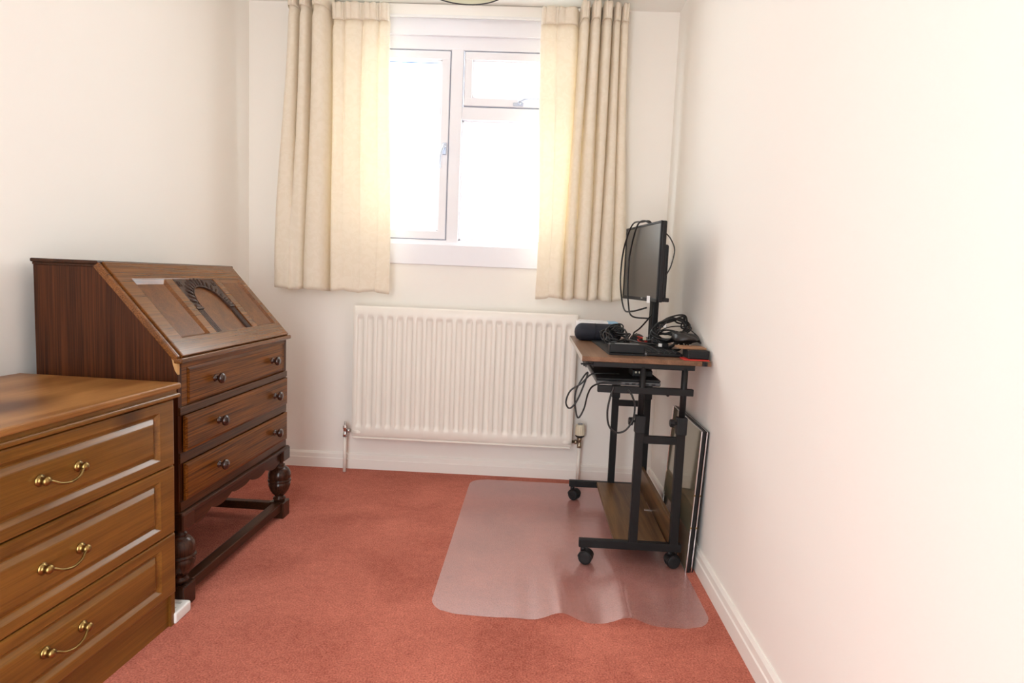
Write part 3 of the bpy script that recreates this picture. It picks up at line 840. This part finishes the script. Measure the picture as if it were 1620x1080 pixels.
# ------------------------------------------------------------------ clear floor mat
mx0, mx1, my0, my1 = -.292, .600, 1.905, 3.250
NXm, NYm = 96, 90
def bumpz(x, y):
    f_ = sstep((2.50-y)/.42)                   # ripples at the front edge die out under the desk
    z = .030*math.exp(-((x-.125+.05*(y-1.9))/.055)**2)*f_ + .026*math.exp(-((x-.335)/.055)**2)*f_
    z += .004*math.exp(-((x+.02)/.05)**2)*f_
    g_ = sstep((y-2.35)/.2)*sstep((3.1-y)/.4)
    z += .012*math.exp(-((x-.40+.10*(y-2.6))/.05)**2)*g_*0.6
    return .0022+z
def corner(u, v):
    """map the unit square to a rounded rectangle outline"""
    x, y = lerp(mx0, mx1, u), lerp(my0, my1, v)
    return x, y
vs = []; fs = []
R_ = .085
for j in range(NYm+1):
    for i in range(NXm+1):
        u, v = i/NXm, j/NYm
        x, y = lerp(mx0, mx1, u), lerp(my0, my1, v)
        # squeeze each row so the corners round off
        dyb = min(y-my0, my1-y)
        if dyb < R_:
            cut = R_-math.sqrt(max(0, R_*R_-(R_-dyb)**2))
            x = lerp(mx0+cut, mx1-cut, u)
        if v == 0 or True:
            pass
        y2 = y+(-.010*math.sin((x+.3)*5.0)*(1-v) if v < .5 else 0)
        vs.append((x, y2-.02*(1-v)*u, bumpz(x, y)))
for j in range(NYm):
    for i in range(NXm): fs.append((j*(NXm+1)+i, j*(NXm+1)+i+1, (j+1)*(NXm+1)+i+1, (j+1)*(NXm+1)+i))
m = MB().add(vs, fs, True)
flm = solo('chair_mat', m, MATP, 'clear frosted plastic chair mat with rippled front edge on the red carpet', 'mat')

# ------------------------------------------------------------------ rolling computer desk
DT = .785
droot = thing('computer_desk', 'small rolling computer desk with walnut top and black metal frame', 'desk', (.41, 2.67, .0))
obj('desktop', MB().rbox(.180, .645, 2.305, 3.150, DT-.018, DT, .002), WALNUT, droot)
PX = (.405, .556)
for yy in (2.320, 3.020):
    ft = obj('foot_bar', MB().rbox(.205, .585, yy-.0125, yy+.0125, .066, .096, .002), BLACKM, droot)
    for px in PX:
        p = obj('post', MB().rbox(px-.0155, px+.0155, yy-.0125, yy+.0125, .094, .515, .002), BLACKM, droot)
        obj('collar', MB().rbox(px-.019, px+.019, yy-.017, yy+.017, .510, .575, .004), BLACKG, p)
        obj('inner_tube', MB().cyl((px, yy, .570), .0115, .185, 'z', 18), BLACKM, p)
        kn = MB(); n = 20; vs = []
        for h_, r_ in ((0, .011), (.002, .015), (.014, .015), (.017, .012)):
            for k in range(n):
                rr = r_*(1-.10*(k % 2)) if .001 < h_ < .016 else r_
                vs.append((px-.026-h_, yy-.004+rr*math.cos(2*PI*k/n), .552+rr*math.sin(2*PI*k/n)))
        kn.add(vs, [(i*n+k, i*n+(k+1) % n, (i+1)*n+(k+1) % n, (i+1)*n+k) for i in range(3) for k in range(n)]+[tuple(range(3*n, 4*n))])
        kn.cyl((px-.027, yy-.004, .552), .005, .012, 'x', 10)
        obj('clamp_knob', kn, BLACKP, p)
    obj('cross_bar', MB().rbox(PX[0]+.014, PX[1]-.014, yy-.010, yy+.010, .472, .500, .002), BLACKM, droot)
    obj('top_bar', MB().rbox(.222, .590, yy-.010, yy+.010, .748, DT-.018, .002), BLACKM, droot)
    tb = MB().rbox(.243, .590, yy-.012-(.0 if yy < 2.5 else 0), yy+.012, .655, .680, .002)
    tr_ = obj('tray_bar', tb, BLACKM, droot)
    for bx in (.300, .500):
        obj('bolt', MB().lathe([(.0055, 0), (.0055, -.004), (.003, -.006)], (bx, yy, .655), 'z', 10), BLACKP, tr_)
    for cx, turn in ((.222, 1.25 if yy < 2.5 else 1.0), (.545, 1.75 if yy < 2.5 else .7)):
        # caster: hooded twin wheel, trailing from its swivel
        SW = Matrix.Translation((cx, yy, 0)) @ Matrix.Rotation(turn, 4, 'Z')
        c = obj('caster', MB().lathe([(.010, .067), (.010, .050)], (0, 0, 0), 'z', 12).xf(SW), BLACKP, droot)
        hd = MB(); n = 14; vs = []; oy = -.012
        for xx in (-.0185, .0185):
            for rad in (.0275, .025):
                for k in range(n+1):
                    a = PI*(.02+.93*k/n); vs.append((xx, oy+rad*math.cos(a), .0285+rad*math.sin(a)))
        q = n+1; fs = []
        for k in range(n):
            fs += [(k, k+1, 2*q+k+1, 2*q+k), (q+k, 3*q+k, 3*q+k+1, q+k+1), (k, q+k, q+k+1, k+1), (2*q+k, 2*q+k+1, 3*q+k+1, 3*q+k)]
        hd.add(vs, fs)
        obj('caster_hood', hd.xf(SW), BLACKP, c)
        for s0 in (-.022, .002):
            wl = MB().lathe([(.0005, .002), (.010, .0015), (.019, .0005), (.023, .002), (.0255, .006), (.026, .010), (.0255, .015), (.023, .0185), (.019, .0195), (.010, .0185), (.0005, .018)], (s0, oy, .0283), 'x', 28)
            obj('wheel', wl.xf(SW), BLACKG, c)
sh = obj('lower_shelf', MB().rbox(.336, .532, 2.331, 3.009, .080, .096, .002), WALNUT_SHELF, droot)
obj('back_panel', MB().rbox(.540, .555, 2.334, 3.006, .080, .185, .002), WALNUT_SHELF, droot)
obj('angle_bracket', MB().rbox(.505, .538, 2.645, 2.665, .0965, .099, .001), CHROME, droot)
obj('edge_band', MB().box(.1785, .1802, 2.306, 3.149, DT-.0175, DT-.0005), plain('window_lit_edge_band', (.55, .50, .44), .5), droot)  # pale edge strip; window light on the edge is put into its colour
# keyboard tray runner under the top
m = MB().rbox(.178, .225, 2.318, 2.34, .752, .756, .001)
m.rbox(.196, .199, 2.318, 2.95, .742, .766, .001); m.rbox(.222, .225, 2.318, 2.95, .742, .766, .001)
obj('slide_rail', m, BLACKG, droot)
m = MB().rbox(.612, .630, 2.299, 2.306, .768, .784, .001); m.rbox(.624, .627, 2.294, 2.300, .770, .782, .001)
obj('edge_clip', m, BLACKP, droot)

# laptop on the tray bars
lroot = thing('laptop', 'closed grey laptop resting on the tray bars beneath the desktop', 'laptop', (.36, 2.60, .680))
obj('base', MB().rbox(.240, .475, 2.335, 2.880, .6805, .694, .004), plain('laptop_grey', (.10, .10, .105), .4, metal=.4), lroot)
obj('lid', MB().rbox(.240, .475, 2.337, 2.880, .6945, .704, .004), BLACKG, lroot)
m = MB()
for k in range(5): m.box(.345+k*.024, .345+k*.024+.014, 2.3335, 2.336, .684, .690)
obj('port', m, BLACKP, lroot)
m = MB().rbox(.38, .455, 2.40, 2.50, .7045, .730, .004)
dock = solo('docking_box', m, BLACKP, 'black plug box lying on the laptop beneath the desktop', 'adapter')
m = MB()
for k, (dx, c_) in enumerate(((.012, 1), (.026, 1))): m.cyl((.38+dx, 2.398, .722), .004, .003, 'y', 10)
obj('socket', m, CREAMP, dock)

# ------------------------------------------------------------------ monitor
nA, nB = Vector((.474, 2.50, 0)), Vector((.404, 2.955, 0))     # near and far ends of the screen in plan
dv = (nB-nA).normalized(); Wm = (nB-nA).length
ang = math.atan2(dv.y, dv.x)-PI/2
cM = (nA+nB)/2
mroot = thing('monitor', 'black flat computer monitor on a tall pole stand facing away from the wall', 'monitor', (cM.x, cM.y, DT), ang, world=False)
zb0, zb1 = .985-DT, 1.300-DT
# local: y along the screen (towards the window), -x the viewing side
obj('housing', MB().rbox(.002, .022, -Wm/2, Wm/2, zb0, zb1, .005, 3), BLACKP, mroot)
bz = MB(); q = .009
bz.rbox(-.004, .004, -Wm/2, Wm/2, zb1-q, zb1, .002); bz.rbox(-.004, .004, -Wm/2, Wm/2, zb0, zb0+q*1.6, .002)
bz.rbox(-.004, .004, -Wm/2, -Wm/2+q, zb0, zb1, .002); bz.rbox(-.004, .004, Wm/2-q, Wm/2, zb0, zb1, .002)
bez = obj('bezel', bz, BLACKG, mroot)
obj('screen', MB().box(-.001, .003, -Wm/2+q, Wm/2-q, zb0+q*1.6, zb1-q), SCREEN, mroot)
obj('button', MB().rbox(-.0052, -.003, -.06, -.04, zb0+.008, zb0+.013, .0005), STEEL, bez)
obj('warning_sticker', MB().rbox(-.0055, -.0045, -.155, -.120, zb0-.006, zb0+.022, .0002), PAPER, bez, label='small white sticker at the lower edge')
obj('rear_housing', MB().rbox(.020, .040, -Wm/2+.012, Wm/2-.05, zb0+.005, zb1-.09, .008, 3), BLACKP, mroot)
obj('speaker_bar', MB().rbox(.018, .050, -Wm/2+.006, -Wm/2+.055, zb0+.002, zb0+.018, .003), BLACKP, mroot)
st = obj('stand_column', MB().rbox(.054, .082, -.026, .018, .010, zb0+.12, .006, 3), BLACKM, mroot)
obj('tilt_bracket', MB().rbox(.036, .058, -.035, .030, zb0+.03, zb0+.11, .003), BLACKM, st)
obj('stand_base', MB().rbox(.000, .130, -.065, .120, .0, .012, .005, 3), BLACKM, mroot)
MM = Matrix.Translation((cM.x, cM.y, DT)) @ Matrix.Rotation(ang, 4, 'Z')
def mw(x, y, z): return MM @ Vector((x, y, z))

# ------------------------------------------------------------------ clutter on the desk
# pouch
m = MB(); n = 22; prof_ = []
for k in range(9):
    a = PI/2*k/8; prof_.append((.040*math.sin(a)+.0005, .187+.035*(1-math.cos(a))))
prof_ += [(.040, .30), (.0405, .37)]
for k in range(1, 9):
    a = PI/2*k/8; prof_.append((.040*math.cos(a)+.0005, .372+.032*math.sin(a)))
m.lathe(prof_, (0, 2.925, DT+.040), 'x', n)
case = solo('speaker_case', m, NAVY, 'navy rounded fabric case lying at the left edge of the desktop', 'case')
m = MB().tube([(.28, 2.925+.0408*math.cos(t_), DT+.040+.0408*math.sin(t_)) for t_ in [2*PI*k/20 for k in range(20)]], .0012, 5, 2, True)
obj('zip', m, BLACKG, case)
# tissue packet behind it
m = MB().rbox(.200, .400, 3.02, 3.12, DT, DT+.082, .010, 3)
pk = solo('tissue_packet', m, PAPER, 'white paper packet with pale blue end behind the navy case', 'packet')
obj('wrapper_end', MB().rbox(.345, .402, 3.018, 3.122, DT+.002, DT+.0835, .011, 3), BLUEP, pk)
m = MB().rbox(.215, .33, 3.03, 3.10, DT+.0825, DT+.086, .001); 
obj('flap', m, PAPER, pk)
# flat black folder
m = MB(); vs = [(.286, 2.385), (.421, 2.385), (.421, 2.80), (.395, 2.93), (.262, 2.93)]
m.prism(vs, DT+.0005, DT+.007, 'z')
solo('folder', m, BLACKG, 'flat thin black folder lying under the power adapter', 'folder')
FZ = DT+.0072
# power adapter
m = MB().rbox(.288, .420, 2.392, 2.450, FZ, FZ+.034, .005, 3)
ad = solo('power_adapter', m, BLACKG, 'black rectangular power adapter brick at the front edge of the desktop', 'adapter')
obj('label_plate', MB().rbox(.31, .40, 2.402, 2.440, FZ+.0338, FZ+.0346, .0003), STEEL, ad)
# keyboard: lying lengthwise, keys facing up
kroot = thing('keyboard', 'black computer keyboard lying between the power adapter and the brown card', 'keyboard', (.50, 2.60, DT))
kx0, kx1, ky0, ky1 = .428, .562, 2.395, 2.640
KZ_ = FZ; FZ = DT
obj('tray', MB().rbox(kx0, kx1, ky0, ky1, FZ+.0005, FZ+.013, .004, 2), BLACKP, kroot)
obj('silver_edge', MB().rbox(kx0-.006, kx0+.001, ky0+.003, ky0+.06, FZ+.002, FZ+.012, .002), STEEL, kroot)
km = MB()
for a in range(6):
    for b in range(11):
        x0 = kx0+.008+a*.0205; y0 = ky0+.010+b*.0213
        km.rbox(x0, x0+.0165, y0, y0+.0172, FZ+.0125, FZ+.0175, .0015, 1)
obj('keys', km, BLACKG, kroot, kind='stuff'); FZ = KZ_
# mouse
m = MB(); bm = bmesh.new(); bmesh.ops.create_uvsphere(bm, u_segments=20, v_segments=12, radius=1)
for v in bm.verts:
    v.co = Vector((v.co.x*.034*(1+.12*v.co.y), v.co.y*.055, max(v.co.z, -.25)*.030))
m.bm(bm, True); m.v = [(p[0]+.485, p[1]+2.985, p[2]+DT+.0076) for p in m.v]
mo = solo('computer_mouse', m, BLACKP, 'black computer mouse beside the monitor pole', 'mouse')
obj('scroll_wheel', MB().cyl((.482, 3.022, DT+.031), .006, .006, 'x', 12), BLACKG, mo)
# black box and red booklet, brown card, pouch
m = MB().rbox(.548, .640, 2.312, 2.388, DT+.0005, DT+.004, .001); 
solo('red_booklet', m, REDP, 'thin red booklet under the black box at the desk corner', 'booklet')
m = MB().rbox(.566, .643, 2.330, 2.420, DT+.0045, DT+.036, .003)
bx_ = solo('network_box', m, BLACKG, 'black box at the near right corner of the desktop under the brown card', 'box')
m = MB()
for k in range(6): m.box(.575, .635, 2.3292, 2.3302, DT+.010+k*.004, DT+.0115+k*.004)
obj('vent', m, BLACKP, bx_)
m = MB().rbox(.540, .640, 2.365, 2.445, DT+.0365, DT+.0435, .001)
solo('brown_card', m, TAN, 'flat brown card lying on the black box', 'card')
m = MB(); bm = bmesh.new(); bmesh.ops.create_uvsphere(bm, u_segments=24, v_segments=12, radius=1)
for v in bm.verts:
    x, y, z = v.co
    v.co = Vector((math.copysign(abs(x)**.7, x)*.052, math.copysign(abs(y)**.7, y)*.060, (z*.34 if z > 0 else z*.22)*.062*(1-.5*x)+.005*math.sin(x*6+y*5)+.003*math.sin(x*17+y*9)))
m.bm(bm, True); m.v = [(p[0]+.597, p[1]+2.52, p[2]+DT+.062) for p in m.v]
po = solo('leather_pouch', m, LEATHER, 'soft black leather pouch heaped behind the brown card near the wall', 'pouch')
m = MB().tube([(.630, 2.49, DT+.060), (.640, 2.47, DT+.052), (.648, 2.48, DT+.05), (.645, 2.50, DT+.057)], .002, 6, 6)
obj('drawstring', m, RUBBER, po)

# ------------------------------------------------------------------ cables
def cable(label, pts, r=.0028, mt=None, closed=False, name='cable'):
    return solo(name, MB().tube(pts, r, 8, 8, closed), mt or RUBBER, label, 'cable')
# over the monitor
cable('black cable looping over the top of the monitor and down across its screen', [mw(.026, -.02, zb1-.10), mw(.024, -.03, zb1+.004), mw(0, .02, zb1+.014), mw(-.014, .10, zb1+.010), mw(-.018, .18, zb1-.06), mw(-.018, .225, zb1-.15), mw(-.02, .215, zb1-.26),
       mw(-.020, .14, zb0-.045), mw(-.015, .04, zb0-.05), mw(.03, -.02, zb0-.03)], .0036)
cable('black cable hanging down the middle of the monitor screen', [mw(.024, -.05, zb1-.06), mw(.018, -.03, zb1+.004), mw(-.010, .04, zb1+.006), mw(-.014, .12, zb1-.12), mw(-.014, .125, zb1-.24), mw(-.018, .085, zb0-.02),
       mw(-.016, .03, zb0-.07), mw(.04, -.03, zb0-.075)], .0036)
cable('black cable bowing out behind the near edge of the monitor', [mw(.024, -Wm/2+.01, zb1-.05), mw(.036, -Wm/2-.005, zb1-.07), mw(.052, -Wm/2-.01, zb1-.11), mw(.045, -Wm/2-.004, zb1-.17), mw(.030, -Wm/2+.005, zb1-.21)], .0026)
# coil by the stand
def coil(label, c, ax, bx, turns, r, jit, seed, rad=.0034):
    rnd = random.Random(seed); pts = []
    ax = Vector(ax); bx = Vector(bx); nn = ax.cross(bx).normalized()
    k = turns*9
    for i in range(k):
        a = 2*PI*i/9
        s = 1+rnd.uniform(-jit, jit)
        pts.append(Vector(c)+ax*math.cos(a)*s+bx*math.sin(a)*s+nn*rnd.uniform(-.018, .018))
    return cable(label, pts, rad)
coil('loose coil of black cable standing right of the monitor pole', (.556, 2.60, DT+.090), (.070, .03, .024), (-.014, .02, .034), 9, 0, .30, 3)
coil('flatter black cable coil heaped in front of the monitor pole', (.545, 2.60, DT+.050), (.066, .02, .004), (-.02, .05, .026), 6, 0, .25, 9)
coil('black cable bundle heaped on the folder behind the power adapter', (.352, 2.70, FZ+.034), (.045, .02, .0), (-.012, .045, .024), 7, 0, .25, 5)
coil('grey sheened thin cable bundle leaning against the navy case', (.342, 2.80, FZ+.045), (.040, .0, .015), (-.005, .02, .028), 6, 0, .25, 11, .003)
cable('black cable trailing from the mouse up towards the monitor pole', [(.46, 2.96, DT+.03), (.452, 2.88, DT+.05), (.462, 2.80, DT+.075), (.480, 2.75, DT+.11), (.490, 2.70, DT+.14)], .0033)
cable('short black cable lying across the folder towards the keyboard', [(.37, 2.72, FZ+.02), (.40, 2.62, FZ+.03), (.43, 2.56, FZ+.028), (.48, 2.55, FZ+.026), (.52, 2.56, FZ+.03)], .0033)
cable('thin black cable looping over the leather pouch', [(.50, 2.64, DT+.07), (.55, 2.60, DT+.10), (.60, 2.55, DT+.105), (.635, 2.50, DT+.078), (.640, 2.48, DT+.062)], .0022)
rc = [(.47, 2.80, DT+.012)]
rnd = random.Random(2)
for k in range(9): rc.append((.485+rnd.uniform(-.03, .03), 2.80+rnd.uniform(-.05, .05), DT+.015+rnd.uniform(0, .028)))
cable('crumpled red cable at the foot of the monitor pole', rc, .0026, REDP)
def plug(label, c, rz, tip):
    r_ = thing('usb_plug', label, 'plug', c, rz, world=False, group='usb plugs on the desk')
    obj('shell', MB().rbox(-.012, .0, -.006, .006, 0, .012, .001), tip, r_)
    obj('grip', MB().rbox(0, .026, -.007, .007, -.001, .013, .002), BLACKP, r_)
plug('white tipped usb plug lying by the foot of the monitor pole', (.478, 2.72, DT+.032), .2, CREAMP)
plug('white tipped usb plug lying on the keyboard near the leather pouch', (.508, 2.53, FZ+.0182), .1, WHITEP)
plug('white tipped usb plug caught up in the cable coil', (.525, 2.60, DT+.098), 2.6, WHITEP)
# dangling under the desk
cable('black cable hanging in two long loops off the left side of the laptop', [(.33, 2.42, .710), (.27, 2.40, .712), (.225, 2.40, .706), (.190, 2.40, .670), (.150, 2.40, .640), (.135, 2.40, .595), (.150, 2.40, .572), (.175, 2.40, .600), (.198, 2.40, .660), (.212, 2.40, .712),
       (.195, 2.41, .690), (.172, 2.41, .640), (.170, 2.41, .590), (.184, 2.41, .535), (.205, 2.41, .570), (.215, 2.39, .630), (.230, 2.36, .668), (.27, 2.323, .690), (.33, 2.321, .692)], .0033)
cable('black cable hanging in one round loop under the tray bar', [(.300, 2.30, .680), (.288, 2.295, .640), (.281, 2.295, .585), (.290, 2.295, .535), (.318, 2.295, .512), (.350, 2.295, .522), (.374, 2.297, .560), (.380, 2.30, .610), (.368, 2.30, .648), (.352, 2.30, .670)], .0036)

# ------------------------------------------------------------------ two framed pictures leaning on the right wall
def picture(label, xb, xt, y0, y1, h, thick=.010):
    r_ = thing('framed_picture', label, 'picture', (xb, (y0+y1)/2, 0), 0, world=False, group='pictures leaning on the wall')
    lean = math.atan2(xt-xb, h)
    R = Matrix.Rotation(lean, 4, 'Y')
    hw = (y1-y0)/2
    def pt(n_, mb, mt, **k): return obj(n_, mb.xf(R), mt, r_, **k)
    pt('glazing', MB().box(-.004, -.002, -hw+.003, hw-.003, .003, h-.003), PIC_GLASS)
    pt('backing_board', MB().box(-.002, thick, -hw+.001, hw-.001, .001, h-.001), BLACKP)
    f = MB(); t = .0035
    f.rbox(-.006, -.0015, -hw, -hw+t, 0, h, .001); f.rbox(-.006, -.0015, hw-t, hw, 0, h, .001)
    f.rbox(-.006, -.0015, -hw, hw, h-t, h, .001); f.rbox(-.006, -.0015, -hw, hw, 0, t, .001)
    fr = pt('metal_frame', f, CHROME)
    for z in (h*.32, h*.55):
        pt('clip', MB().rbox(-.0068, -.001, -hw-.001, -hw+.003, z-.003, z+.003, .0008), BRASS)
    return r_
picture('dark glazed picture in thin silver frame leaning on the right wall, in front of another', .605, .628, 2.285, 2.765, .535)
picture('second dark picture in thin silver frame, sandwiched against the right wall', .6260, .6490, 2.290, 2.770, .532, .002)
